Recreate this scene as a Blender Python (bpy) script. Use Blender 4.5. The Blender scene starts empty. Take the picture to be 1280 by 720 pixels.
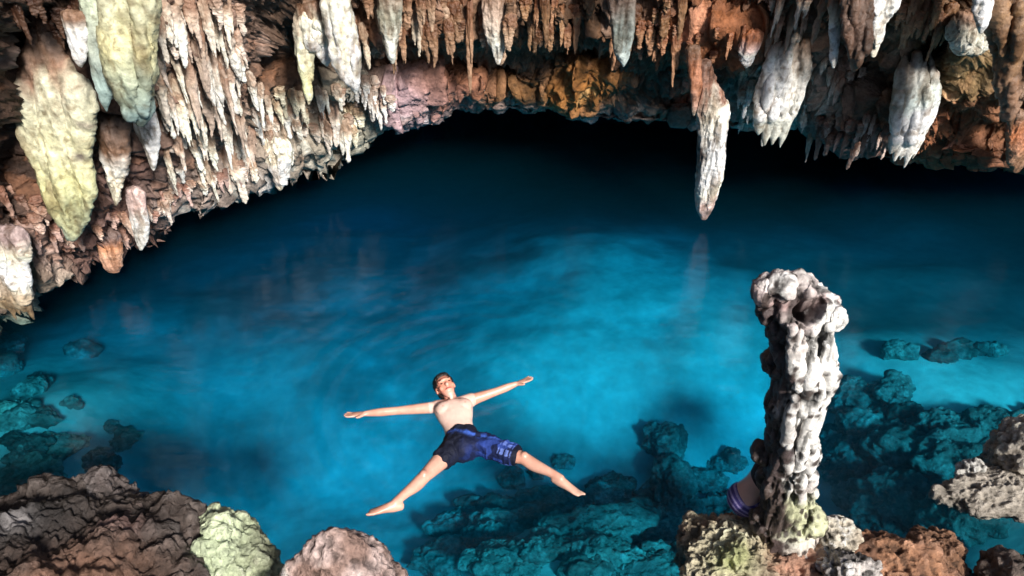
import bpy, bmesh, math, random
import numpy as np
from mathutils import Vector, Matrix
from mathutils.bvhtree import BVHTree

# ------------------------------------------------------------------ camera, light, exposure
scn = bpy.context.scene
CH, CF, CP = 4.6, 950.0, math.radians(35.0)       # eye height above the water, focal length in px of a 1280 frame, pitch
cam = bpy.data.cameras.new('camera'); camo = bpy.data.objects.new('camera', cam)
scn.collection.objects.link(camo); scn.camera = camo
cam.sensor_width = 36.0; cam.lens = 36.0*CF/1280.0; cam.clip_start = .05; cam.clip_end = 500
camo.location = (0, 0, CH); camo.rotation_euler = (math.radians(90)-CP, 0, 0)

SUN = Vector((.40, -.72, .56)).normalized()        # towards the sun: behind the camera, to the right
w = bpy.data.worlds.new('World'); scn.world = w; w.use_nodes = True
nt = w.node_tree; bg = nt.nodes['Background']
sky = nt.nodes.new('ShaderNodeTexSky'); sky.sky_type = 'NISHITA'; sky.sun_disc = False
sky.sun_elevation = math.asin(SUN.z); sky.sun_rotation = math.atan2(SUN.x, SUN.y)
nt.links.new(sky.outputs[0], bg.inputs[0]); bg.inputs[1].default_value = .15
sl = bpy.data.lights.new('sun', 'SUN'); sl.energy = 5.0; sl.angle = math.radians(9.); sl.color = (1, .95, .88)
so = bpy.data.objects.new('sun', sl); scn.collection.objects.link(so)
so.rotation_euler = SUN.to_track_quat('Z', 'Y').to_euler(); so.location = (8, -8, 9)

scn.view_settings.view_transform = 'Standard'; scn.view_settings.look = 'None'
scn.view_settings.exposure = .45; scn.view_settings.gamma = 1
scn.cycles.use_denoising = True
scn.cycles.max_bounces = 8; scn.cycles.diffuse_bounces = 3; scn.cycles.transparent_max_bounces = 12
scn.cycles.volume_bounces = 0; scn.cycles.caustics_reflective = False; scn.cycles.caustics_refractive = False
scn.cycles.sample_clamp_indirect = 4

# ------------------------------------------------------------------ maths helpers
cp, sp = math.cos(CP), math.sin(CP)
def ray(px, py):
    a = (np.asarray(px, float)-640)/CF; b = (360-np.asarray(py, float))/CF
    a, b = np.broadcast_arrays(a, b)
    return np.stack([a, b*sp+cp, b*cp-sp], -1)
def atz(px, py, z=0.):
    d = ray(px, py); t = (z-CH)/d[..., 2]
    return d*t[..., None]+np.array([0, 0, CH]) if d.ndim > 1 else d*t+np.array([0, 0, CH])
def aty(px, py, Y):
    d = ray(px, py); t = np.asarray(Y)/d[..., 1]
    return d*(t[..., None] if d.ndim > 1 else t)+np.array([0, 0, CH])

def _h(ix, iy, iz, s):
    n = (ix.astype(np.int64)*374761393+iy.astype(np.int64)*668265263+iz.astype(np.int64)*2147483647+s*1274126177) & 0xffffffff
    n = ((n ^ (n >> 13))*1274126177) & 0xffffffff
    n = ((n ^ (n >> 15))*2246822519) & 0xffffffff
    return ((n ^ (n >> 16)) & 0xffffff)/float(0xffffff)
def vnoise(p, s=0):                                  # smooth value noise, about -1..1
    i = np.floor(p).astype(np.int64); f = p-i; u = f*f*f*(f*(f*6-15)+10)
    r = 0
    for dx in (0, 1):
        wx = u[:, 0] if dx else 1-u[:, 0]
        for dy in (0, 1):
            wy = u[:, 1] if dy else 1-u[:, 1]
            for dz in (0, 1):
                wz = u[:, 2] if dz else 1-u[:, 2]
                r = r+wx*wy*wz*_h(i[:, 0]+dx, i[:, 1]+dy, i[:, 2]+dz, s)
    return r*2-1
def fbm(p, o=4, s=0, g=.5):
    a, t = 1., 0
    for k in range(o):
        t = t+a*vnoise(p*(2.03**k)+k*17.3, s+k); a *= g
    return t
def ridged(p, o=4, s=0, g=.5):
    a, t = 1., 0
    for k in range(o):
        t = t+a*(1-2*np.abs(vnoise(p*(2.07**k)+k*9.1, s+k))); a *= g
    return t
def worley(p, s=0):
    i = np.floor(p).astype(np.int64); f = p-i
    d1 = np.full(len(p), 9.)
    for dx in (-1, 0, 1):
        for dy in (-1, 0, 1):
            for dz in (-1, 0, 1):
                a, b, c = i[:, 0]+dx, i[:, 1]+dy, i[:, 2]+dz
                q = np.stack([dx+_h(a, b, c, s)-f[:, 0], dy+_h(a, b, c, s+7)-f[:, 1], dz+_h(a, b, c, s+13)-f[:, 2]], 1)
                d1 = np.minimum(d1, (q*q).sum(1))
    return np.sqrt(d1)
def sst(a, b, x):
    t = np.clip((x-a)/(b-a), 0, 1); return t*t*(3-2*t)
def mixc(a, b, t): return a*(1-t[:, None])+b*t[:, None]

def mesh_np(name, V, F, smooth=True, col=None, mat=None):
    me = bpy.data.meshes.new(name); V = np.asarray(V, float)
    F = np.asarray(F)
    k = F.shape[1]
    me.vertices.add(len(V)); me.vertices.foreach_set('co', V.ravel())
    me.loops.add(F.size); me.loops.foreach_set('vertex_index', F.ravel().astype(np.int32))
    me.polygons.add(len(F)); me.polygons.foreach_set('loop_start', np.arange(0, F.size, k, dtype=np.int32))
    me.update(calc_edges=True); me.validate()
    me.polygons.foreach_set('use_smooth', np.full(len(me.polygons), smooth))
    if col is not None: setcol(me, col)
    if mat: me.materials.append(mat)
    return me
def setcol(me, col):
    a = me.color_attributes.get('Col') or me.color_attributes.new('Col', 'FLOAT_COLOR', 'POINT')
    c = np.ones((len(me.vertices), 4)); c[:, :3] = np.clip(col, .004, .86); a.data.foreach_set('color', c.ravel())
def getv(me):
    a = np.empty(len(me.vertices)*3); me.vertices.foreach_get('co', a); return a.reshape(-1, 3)
def getn(me):
    a = np.empty(len(me.vertices)*3); me.vertex_normals.foreach_get('vector', a); return a.reshape(-1, 3)
def setv(me, V): me.vertices.foreach_set('co', V.ravel()); me.update()
def grid_faces(n, m, wrap=False):                    # n rows, m columns
    i, j = np.meshgrid(np.arange(n-1), np.arange(m if wrap else m-1), indexing='ij')
    i, j = i.ravel(), j.ravel(); k = (j+1) % m
    return np.stack([i*m+j, i*m+k, (i+1)*m+k, (i+1)*m+j], 1)

def link(name, me, parent=None, kind=None, label=None, cat=None, group=None):
    o = bpy.data.objects.new(name, me); scn.collection.objects.link(o)
    if parent: o.parent = parent
    tag(o, label, cat, group, kind); return o
def tag(o, label=None, cat=None, group=None, kind=None):
    if kind: o['kind'] = kind
    if label: o['label'] = label
    if cat: o['category'] = cat
    if group: o['group'] = group

# ------------------------------------------------------------------ materials
def rock_mat(name, rough=.55, bump=.5, fine=60., pits=True, spec=.35, var=.55):
    m = bpy.data.materials.new(name); m.use_nodes = True; n = m.node_tree; b = n.nodes['Principled BSDF']
    L = n.links.new; N = n.nodes.new
    at = N('ShaderNodeAttribute'); at.attribute_name = 'Col'
    oi = N('ShaderNodeObjectInfo'); tc = N('ShaderNodeTexCoord'); geo = N('ShaderNodeNewGeometry')
    def noise(sc, det=6, ro=.6, vec=None):
        t = N('ShaderNodeTexNoise'); t.inputs['Scale'].default_value = sc; t.inputs['Detail'].default_value = det
        t.inputs['Roughness'].default_value = ro; L(vec or geo.outputs['Position'], t.inputs['Vector']); return t
    n1 = noise(3.1); n2 = noise(fine*.35, 8, .65); n3 = noise(fine, 6, .7)
    r1 = N('ShaderNodeMapRange'); r1.inputs['From Min'].default_value = .3; r1.inputs['From Max'].default_value = .7
    r1.inputs['To Min'].default_value = 1-var; r1.inputs['To Max'].default_value = 1+var*.6
    L(n2.outputs['Fac'], r1.inputs['Value'])
    r2 = N('ShaderNodeMapRange'); r2.inputs['From Min'].default_value = .3; r2.inputs['From Max'].default_value = .7
    r2.inputs['To Min'].default_value = .75; r2.inputs['To Max'].default_value = 1.2
    L(n1.outputs['Fac'], r2.inputs['Value'])
    mu = N('ShaderNodeMath'); mu.operation = 'MULTIPLY'; L(r1.outputs[0], mu.inputs[0]); L(r2.outputs[0], mu.inputs[1])
    m1 = N('ShaderNodeMix'); m1.data_type = 'RGBA'; m1.blend_type = 'MULTIPLY'; m1.inputs[0].default_value = 1
    L(at.outputs['Color'], m1.inputs[6]); L(oi.outputs['Color'], m1.inputs[7])
    m2 = N('ShaderNodeVectorMath'); m2.operation = 'SCALE'; L(m1.outputs[2], m2.inputs[0]); L(mu.outputs[0], m2.inputs['Scale'])
    L(m2.outputs[0], b.inputs['Base Color'])
    b.inputs['Roughness'].default_value = rough; b.inputs['Specular IOR Level'].default_value = spec
    ad = N('ShaderNodeMath'); ad.operation = 'ADD'
    s2 = N('ShaderNodeMath'); s2.operation = 'MULTIPLY'; s2.inputs[1].default_value = .45
    L(n3.outputs['Fac'], s2.inputs[0]); L(n2.outputs['Fac'], ad.inputs[0]); L(s2.outputs[0], ad.inputs[1])
    last = ad
    if pits:
        vo = N('ShaderNodeTexVoronoi'); vo.inputs['Scale'].default_value = fine*.33; L(geo.outputs['Position'], vo.inputs['Vector'])
        pr = N('ShaderNodeMapRange'); pr.inputs['From Min'].default_value = .0; pr.inputs['From Max'].default_value = .35
        pr.inputs['To Max'].default_value = .5
        L(vo.outputs['Distance'], pr.inputs['Value'])
        a2 = N('ShaderNodeMath'); a2.operation = 'ADD'; L(ad.outputs[0], a2.inputs[0]); L(pr.outputs[0], a2.inputs[1]); last = a2
    bm = N('ShaderNodeBump'); bm.inputs['Strength'].default_value = bump; bm.inputs['Distance'].default_value = .035
    L(last.outputs[0], bm.inputs['Height']); L(bm.outputs[0], b.inputs['Normal'])
    return m
M_WALL = rock_mat('cave_rock', .6, .8, 45)
M_DRIP = rock_mat('dripstone', .42, .55, 55, pits=False, spec=.45, var=.45)
M_ROCK = rock_mat('karst_rock', .6, .9, 60)
M_BED = rock_mat('pool_bed_rock', .9, .22, 14, spec=.1, var=.15)

def plain(name, col, rough=.6, spec=.4, bumpscale=None, bump=.2, attr=False, var=0., sss=0.):
    m = bpy.data.materials.new(name); m.use_nodes = True; n = m.node_tree; b = n.nodes['Principled BSDF']
    L = n.links.new; N = n.nodes.new
    b.inputs['Roughness'].default_value = rough; b.inputs['Specular IOR Level'].default_value = spec
    tc = N('ShaderNodeTexCoord')
    t = N('ShaderNodeTexNoise'); t.inputs['Scale'].default_value = bumpscale or 20; t.inputs['Detail'].default_value = 5
    L(tc.outputs['Object'], t.inputs['Vector'])
    r = N('ShaderNodeMapRange'); r.inputs['To Min'].default_value = 1-var; r.inputs['To Max'].default_value = 1+var; L(t.outputs['Fac'], r.inputs['Value'])
    s = N('ShaderNodeVectorMath'); s.operation = 'SCALE'; L(r.outputs[0], s.inputs['Scale'])
    if attr:
        a = N('ShaderNodeAttribute'); a.attribute_name = 'Col'; L(a.outputs['Color'], s.inputs[0])
    else: s.inputs[0].default_value = col
    L(s.outputs[0], b.inputs['Base Color'])
    bm = N('ShaderNodeBump'); bm.inputs['Strength'].default_value = bump; bm.inputs['Distance'].default_value = .01
    L(t.outputs['Fac'], bm.inputs['Height']); L(bm.outputs[0], b.inputs['Normal'])
    if sss: b.inputs['Subsurface Weight'].default_value = sss; b.inputs['Subsurface Radius'].default_value = (.02, .008, .004)
    return m
M_SKIN = plain('skin', None, .38, .5, 40, .12, attr=True, var=.08)
M_HAIR = plain('hair', (.012, .009, .008), .4, .5, 90, .6, var=.3)
M_CLOTH = plain('wet_cloth', None, .7, .18, 60, .4, attr=True, var=.25)

# ------------------------------------------------------------------ the cave wall that hangs over the pool
LIP = np.array([  # px, py, Y, top Y
 (-330, 600, 4.2, 3.6), (-120, 480, 5.2, 4.3), (-10, 402, 6.0, 5.0), (35, 372, 6.2, 5.2), (60, 345, 6.4, 5.3), (100, 325, 6.6, 5.5), (150, 305, 6.85, 5.7),
 (185, 288, 7.0, 5.8), (215, 262, 7.3, 6.0), (260, 240, 7.6, 6.3), (310, 220, 7.9, 6.6), (360, 198, 8.2, 6.9), (420, 182, 8.6, 7.1), (480, 170, 8.9, 7.3),
 (540, 152, 9.1, 7.5), (600, 145, 9.2, 7.6), (650, 143, 9.3, 7.7), (720, 152, 9.3, 7.8), (790, 158, 9.2, 7.8), (850, 164, 9.1, 7.8), (930, 166, 9.0, 7.7),
 (1000, 172, 8.8, 7.5), (1030, 190, 8.6, 7.3), (1060, 200, 8.5, 7.2), (1130, 207, 8.3, 7.1), (1200, 212, 8.1, 6.9), (1290, 218, 8.0, 6.9), (1450, 225, 8.0, 6.9), (1620, 240, 8.0, 6.9)])
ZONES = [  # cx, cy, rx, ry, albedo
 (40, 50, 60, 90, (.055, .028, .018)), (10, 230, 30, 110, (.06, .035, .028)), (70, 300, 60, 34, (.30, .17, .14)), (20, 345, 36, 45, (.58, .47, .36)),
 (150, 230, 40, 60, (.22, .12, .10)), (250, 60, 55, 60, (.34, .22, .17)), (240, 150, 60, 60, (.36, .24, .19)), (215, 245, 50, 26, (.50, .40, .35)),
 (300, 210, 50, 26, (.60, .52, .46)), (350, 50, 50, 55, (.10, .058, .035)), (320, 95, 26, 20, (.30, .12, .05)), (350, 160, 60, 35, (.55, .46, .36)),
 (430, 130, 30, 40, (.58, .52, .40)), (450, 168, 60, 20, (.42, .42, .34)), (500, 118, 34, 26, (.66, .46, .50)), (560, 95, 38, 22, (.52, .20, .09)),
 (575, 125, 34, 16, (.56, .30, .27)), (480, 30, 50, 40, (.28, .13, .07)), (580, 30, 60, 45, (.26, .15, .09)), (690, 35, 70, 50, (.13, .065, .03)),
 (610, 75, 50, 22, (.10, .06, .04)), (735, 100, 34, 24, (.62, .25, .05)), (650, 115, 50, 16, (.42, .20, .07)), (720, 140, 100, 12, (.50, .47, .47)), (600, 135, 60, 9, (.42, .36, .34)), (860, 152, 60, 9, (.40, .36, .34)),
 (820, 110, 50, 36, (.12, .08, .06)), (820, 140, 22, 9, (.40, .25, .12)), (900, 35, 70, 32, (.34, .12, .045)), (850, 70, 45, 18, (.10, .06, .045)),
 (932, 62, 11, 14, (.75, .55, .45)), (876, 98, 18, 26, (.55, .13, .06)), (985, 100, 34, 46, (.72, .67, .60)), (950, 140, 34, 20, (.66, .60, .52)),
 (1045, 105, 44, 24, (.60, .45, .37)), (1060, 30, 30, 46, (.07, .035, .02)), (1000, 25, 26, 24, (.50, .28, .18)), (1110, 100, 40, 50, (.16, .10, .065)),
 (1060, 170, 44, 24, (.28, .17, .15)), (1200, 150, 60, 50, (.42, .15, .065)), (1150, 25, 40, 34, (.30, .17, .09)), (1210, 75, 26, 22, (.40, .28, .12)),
 (1250, 190, 40, 26, (.13, .075, .05)), (1175, 70, 16, 22, (.02, .012, .01)), (1260, 60, 34, 80, (.22, .115, .05))]  # the near-black zone puts the shade of the hole into the albedo
DEPTH = [  # cx, cy, rx, ry, shift of Y (minus = towards the camera)
 (40, 40, 50, 80, .55), (10, 200, 30, 80, .45), (140, 160, 18, 40, .35), (350, 55, 45, 40, .5), (400, 125, 34, 18, .4), (560, 70, 110, 18, .35), (610, 85, 60, 20, .35),
 (820, 70, 60, 16, .35), (850, 115, 70, 26, .35), (900, 35, 60, 30, -.40), (500, 112, 30, 28, -.22), (570, 105, 38, 28, -.25), (735, 98, 36, 24, -.20), (985, 100, 26, 40, -.35),
 (1175, 68, 17, 22, .9), (1070, 60, 28, 60, .3), (1100, 130, 50, 26, -.35), (1060, 165, 36, 22, -.2), (1200, 150, 50, 30, .2), (1150, 20, 50, 30, -.2), (1205, 50, 22, 18, -.25),
 (250, 40, 50, 40, -.25), (230, 250, 40, 20, -.1), (430, 168, 60, 14, -.12), (660, 30, 70, 40, -.25), (580, 20, 60, 36, -.25), (480, 20, 40, 40, -.2), (735, 60, 50, 12, .3)]
def lipfn(px): return [np.interp(px, LIP[:, 0], LIP[:, k]) for k in (1, 2, 3)]
def gz(px, py, c): return np.exp(-(((px-c[0])/c[2])**2+((py-c[1])/c[3])**2))
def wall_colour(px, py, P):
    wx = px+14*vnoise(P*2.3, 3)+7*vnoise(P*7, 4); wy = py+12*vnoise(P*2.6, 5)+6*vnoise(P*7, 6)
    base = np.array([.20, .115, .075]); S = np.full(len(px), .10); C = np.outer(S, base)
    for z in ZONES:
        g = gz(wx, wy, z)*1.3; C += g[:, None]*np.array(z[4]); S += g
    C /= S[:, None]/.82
    # calcite films where water has run, mud in the pores
    st = fbm(P*np.array([7, 7, 1.6]), 4, 31)
    C = mixc(C, np.minimum(C*2.1+.10, .78), sst(.35, .9, st)*.75)
    C = mixc(C, C*.35, sst(.15, .85, fbm(P*np.array([9, 9, 4.]), 4, 41))*.8)
    sp_ = sst(.45, .75, fbm(P*5.5, 3, 77)); C = mixc(C, np.array([.30, .12, .05])+C*.3, sp_*.35)
    return C
def build_wall():
    m = 760; pxs = np.linspace(-320, 1600, m)
    lp, ly, ty = lipfn(pxs); lp = lp-13*sst(380, 520, pxs)
    lp = lp+5*vnoise(np.stack([pxs*.035, pxs*0, pxs*0], 1), 3)+3.5*np.abs(vnoise(np.stack([pxs*.12, pxs*0, pxs*0], 1), 5))
    rows = []; PX = []; PY = []; fade = []
    nb = 90
    for k in range(nb, 0, -1):                      # the chamber's ceiling running back from the lip, then its far wall down into the water
        t = k/nb; e = aty(pxs, lp, ly); s = 13*t**1.6
        z = e[:, 2]+.9*np.sin(min(t*2.2, 1.57))*min(1, t*3)-(max(0, t-.72)/.28)**2*7
        X = e[:, 0]*(1+s/ly*.8)
        rows.append(np.stack([X, ly+s, z], 1)); PX.append(pxs); PY.append(lp+2-t*10); fade.append(np.full(m, min(1., .5+t*3)))
    nf = 330
    for k in range(nf+1):
        v = k/nf; py = lp+(-70-lp)*v
        Y = ly+(ty-ly)*(v**.9)+.25*np.exp(-(v/.06)**2)
        for d in DEPTH: Y = Y+d[4]*gz(pxs, py, d)
        rows.append(aty(pxs, py, Y)); PX.append(pxs); PY.append(py); fade.append(np.ones(m))
    top = rows[-1].copy(); nt_ = 50
    for k in range(1, nt_+1):
        t = k/nt_; q = top.copy(); q[:, 2] += (9.6-top[:, 2])*t; q[:, 1] += -.6*math.sin(t*3)+t*1.2
        rows.append(q); PX.append(pxs); PY.append(np.full(m, -70.)); fade.append(np.ones(m))
    n = len(rows); P = np.concatenate(rows); PX = np.concatenate(PX); PY = np.concatenate(PY); fd = np.concatenate(fade)
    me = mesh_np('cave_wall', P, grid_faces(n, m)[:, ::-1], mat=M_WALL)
    N = getn(me)
    # lumps, draperies running down, drip fringes, pores
    vert = np.array([1, 1, .22])
    rel = .16*fbm(P*1.5, 3, 1)+.13*ridged(P*3.1*vert, 4, 11)+.085*ridged(P*8.5*vert, 3, 21)+.04*ridged(P*20*np.array([1, 1, .45]), 3, 23)
    rel -= .05*sst(.55, .15, worley(P*7, 5))
    lpp = np.interp(PX, pxs, lp); rel = rel*(1-.6*np.exp(-((PY-lpp)/16)**2)*sst(380, 520, PX))
    dr = N.copy(); dr[:, 1] -= .5; dr /= np.linalg.norm(dr, axis=1)[:, None]
    if (dr[:, 1].mean() > 0): dr = -dr
    P2 = P+dr*(rel*.85)[:, None]
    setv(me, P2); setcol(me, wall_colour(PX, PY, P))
    return link('cave_wall', me, kind='structure', label='overhanging cave wall of brown and cream rock arching over the pool')
wall = build_wall()
def bvh_of(o): return BVHTree.FromPolygons([v.co[:] for v in o.data.vertices], [p.vertices[:] for p in o.data.polygons])
WB = bvh_of(wall)
EYE = Vector((0, 0, CH))
def hit(px, py):
    d = Vector(ray(px, py)).normalized(); h = WB.ray_cast(EYE, d)
    return h[0] if h[0] is not None else Vector(aty(px, py, float(lipfn(px)[1])))
def sx_(v): return v*CF  # metres at unit depth

# ------------------------------------------------------------------ unseen roof, its opening shaped to place the sunlight, and the sides of the cave
def build_roof():
    n, m = 170, 190; xs = np.linspace(-22, 24, m); ys = np.linspace(-20, 27, n)
    X, Y = np.meshgrid(xs, ys); X = X.ravel(); Y = Y.ravel()
    Z = 8.4+.5*fbm(np.stack([X, Y, X*0], 1)*.35, 4, 3)
    P = np.stack([X, Y, Z], 1)
    k = 8.4/SUN.z; gx = X-SUN.x*k; gy = Y-SUN.y*k       # where the light that passes here meets the water
    nz = .45*fbm(np.stack([X, Y, X*0], 1)*.9, 4, 9)
    lo = np.interp(gx, [-9, -5, -3.2, -2.2, -1.2, 0, 2.6, 4.6, 7, 10], [3.2, 2.2, .4, -1.6, -3.0, -3.5, -3, -1.5, .6, 2.6])
    hi = 14.5; inside = (gy > lo+nz) & (gy < hi) & (gx > -8.5+nz) & (gx < 10+nz)  # opening cut to the region chosen to catch the sun
    F = grid_faces(n, m); keep = ~inside[F].all(1)
    me = mesh_np('unseen_cave_roof', P, F[keep], mat=M_WALL, col=np.tile([.16, .11, .08], (len(P), 1)))
    link('unseen_cave_roof', me, kind='structure', label='unseen brown rock roof of the cave, opening shaped to place the sunlight')
    a = np.linspace(0, 2*np.pi, 240, endpoint=False); zs = np.linspace(-5, 9.6, 40)
    A, Zz = np.meshgrid(a, zs); A = A.ravel(); Zz = Zz.ravel()
    R = 1+.05*fbm(np.stack([np.cos(A)*4, np.sin(A)*4, Zz*.5], 1), 4, 5)
    P = np.stack([np.cos(A)*20*R+1, np.sin(A)*20*R+3.5, Zz], 1)
    me = mesh_np('cave_side', P, grid_faces(40, 240, True), mat=M_WALL, col=np.tile([.12, .08, .06], (len(P), 1)))
    link('cave_side_wall', me, kind='structure', label='dark rock sides of the cave round the pool')
build_roof()

# ------------------------------------------------------------------ pool bed and water
def bed_z(X, Y):
    z = np.full(X.shape, -2.8)
    z = z+.55*sst(5.6, 8.4, Y)*sst(-2.5, 1.6, X)                       # pale shelf in the middle right
    z = z-.15*np.exp(-(((X+2.6)/1.5)**2+((Y-5.6)/1.2)**2))                # the deep dark hole on the left
    z = z+1.2*sst(-3.6, -5.6, X)*sst(9.5, 6, Y)                         # shallow ledge on the left
    z = z+1.0*sst(3.6, 5.6, X+.15*Y-.8)*sst(9.5, 5.5, Y)                # rising boulder floor on the right
    z = z+4.2*sst(.4, -1.4, Y)+.8*sst(6.2, 4.4, Y)*sst(-1.2, .6, X)-.5*sst(5.5, 3.5, Y)*sst(0, -1, X)     # the near shore
    z = z-2.4*sst(8, 21, Y)
    return z
def bed_height(X, Y):
    X = np.atleast_1d(np.asarray(X, float)); Y = np.atleast_1d(np.asarray(Y, float))
    P = np.stack([X, Y, X*0], 1)
    return bed_z(X, Y)+.13*fbm(P*.6, 3, 61, .4)+.03*ridged(P*2.2, 4, 63)*sst(7, 5, Y)
def build_pool():
    n, m = 420, 420; xs = np.linspace(-14, 14, m); ys = np.linspace(-4, 23, n)
    X, Y = np.meshgrid(xs, ys); X = X.ravel(); Y = Y.ravel()
    Z = bed_height(X, Y); P = np.stack([X, Y, Z], 1)
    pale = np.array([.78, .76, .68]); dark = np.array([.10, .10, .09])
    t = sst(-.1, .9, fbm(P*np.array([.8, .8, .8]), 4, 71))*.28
    t = t+.15*sst(-1.5, -4.5, X)*sst(4, 7, Y)+1.0*sst(6.6, 14.5, Y+.6*fbm(P*.6, 4, 5)-.2*X)+.95*sst(2.8, 5.2, X)*sst(6.8, 9, Y)  # darker to the back and right: shade painted into the bed colour
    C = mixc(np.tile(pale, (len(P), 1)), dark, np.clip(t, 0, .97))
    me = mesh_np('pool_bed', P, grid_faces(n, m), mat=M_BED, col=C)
    link('pool_bed', me, kind='structure', label='pale rocky bed of the pool')
    # the water: one closed body with a rippled surface
    bm = bmesh.new(); bmesh.ops.create_cube(bm, size=1)
    bmesh.ops.scale(bm, vec=(28, 27, 6), verts=bm.verts); bmesh.ops.translate(bm, vec=(0, 10, -3), verts=bm.verts)
    me = bpy.data.meshes.new('water'); bm.to_mesh(me); bm.free()
    m_ = bpy.data.materials.new('pool_water'); m_.use_nodes = True; t = m_.node_tree; N = t.nodes.new; L = t.links.new
    t.nodes.remove(t.nodes['Principled BSDF']); out = t.nodes['Material Output']
    tr = N('ShaderNodeBsdfTransparent'); gl = N('ShaderNodeBsdfGlossy'); gl.inputs['Roughness'].default_value = .04
    gg = N('ShaderNodeNewGeometry'); dt = N('ShaderNodeVectorMath'); dt.operation = 'DOT_PRODUCT'; L(gg.outputs['Incoming'], dt.inputs[0])
    def mth(op, a, b_=None):
        q = N('ShaderNodeMath'); q.operation = op; L(a, q.inputs[0])
        if b_ is not None: q.inputs[1].default_value = b_
        return q.outputs[0]
    c_ = mth('SUBTRACT', mth('ABSOLUTE', dt.outputs['Value']), 1.); c_ = mth('POWER', mth('ABSOLUTE', c_), 5.); c_ = mth('ADD', mth('MULTIPLY', c_, .9), .02)
    mx = N('ShaderNodeMixShader'); L(c_, mx.inputs[0]); L(tr.outputs[0], mx.inputs[1]); L(gl.outputs[0], mx.inputs[2])
    geo = N('ShaderNodeNewGeometry'); mp = N('ShaderNodeMapping'); mp.inputs['Scale'].default_value = (.8, 2.6, 1); mp.inputs['Rotation'].default_value = (0, 0, .35)
    L(geo.outputs['Position'], mp.inputs['Vector'])
    n1 = N('ShaderNodeTexNoise'); n1.inputs['Scale'].default_value = 1.1; n1.inputs['Detail'].default_value = 7; n1.inputs['Roughness'].default_value = .55; L(mp.outputs[0], n1.inputs['Vector'])
    bp = N('ShaderNodeBump'); bp.inputs['Strength'].default_value = .5; bp.inputs['Distance'].default_value = .05
    n2 = N('ShaderNodeTexNoise'); n2.inputs['Scale'].default_value = 7; n2.inputs['Detail'].default_value = 3; L(mp.outputs[0], n2.inputs['Vector'])
    mw = N('ShaderNodeMapping'); mw.inputs['Location'].default_value = (.38, -4.9, 0); L(geo.outputs['Position'], mw.inputs['Vector'])
    wv = N('ShaderNodeTexWave'); wv.wave_type = 'RINGS'; wv.rings_direction = 'SPHERICAL'; wv.inputs['Scale'].default_value = 1.5; wv.inputs['Distortion'].default_value = 1.2; wv.inputs['Detail'].default_value = 1; L(mw.outputs[0], wv.inputs['Vector'])
    ln = N('ShaderNodeVectorMath'); ln.operation = 'LENGTH'; L(mw.outputs[0], ln.inputs[0])
    fo = N('ShaderNodeMapRange'); fo.inputs['From Min'].default_value = .5; fo.inputs['From Max'].default_value = 2.6; fo.inputs['To Min'].default_value = .35; fo.inputs['To Max'].default_value = 0; L(ln.outputs['Value'], fo.inputs['Value'])
    m1 = N('ShaderNodeMath'); m1.operation = 'MULTIPLY'; L(wv.outputs['Fac'], m1.inputs[0]); L(fo.outputs[0], m1.inputs[1])
    m2 = N('ShaderNodeMath'); m2.operation = 'MULTIPLY_ADD'; m2.inputs[1].default_value = .12; L(n2.outputs['Fac'], m2.inputs[0]); L(m1.outputs[0], m2.inputs[2])
    m3 = N('ShaderNodeMath'); m3.operation = 'ADD'; L(n1.outputs['Fac'], m3.inputs[0]); L(m2.outputs[0], m3.inputs[1])
    L(m3.outputs[0], bp.inputs['Height']); L(bp.outputs[0], gl.inputs['Normal']); L(bp.outputs[0], dt.inputs[1])
    L(mx.outputs[0], out.inputs['Surface'])
    ab = N('ShaderNodeVolumeAbsorption'); ab.inputs['Color'].default_value = (0, .832, .958, 1); ab.inputs['Density'].default_value = .72
    sc = N('ShaderNodeVolumeScatter'); sc.inputs['Color'].default_value = (.05, .70, 1, 1); sc.inputs['Density'].default_value = .026; sc.inputs['Anisotropy'].default_value = .2
    av = N('ShaderNodeAddShader'); L(ab.outputs[0], av.inputs[0]); L(sc.outputs[0], av.inputs[1]); L(av.outputs[0], out.inputs['Volume'])
    me.materials.append(m_)
    link('pool_water', me, kind='structure', label='clear turquoise water filling the cave pool')
build_pool()

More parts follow.
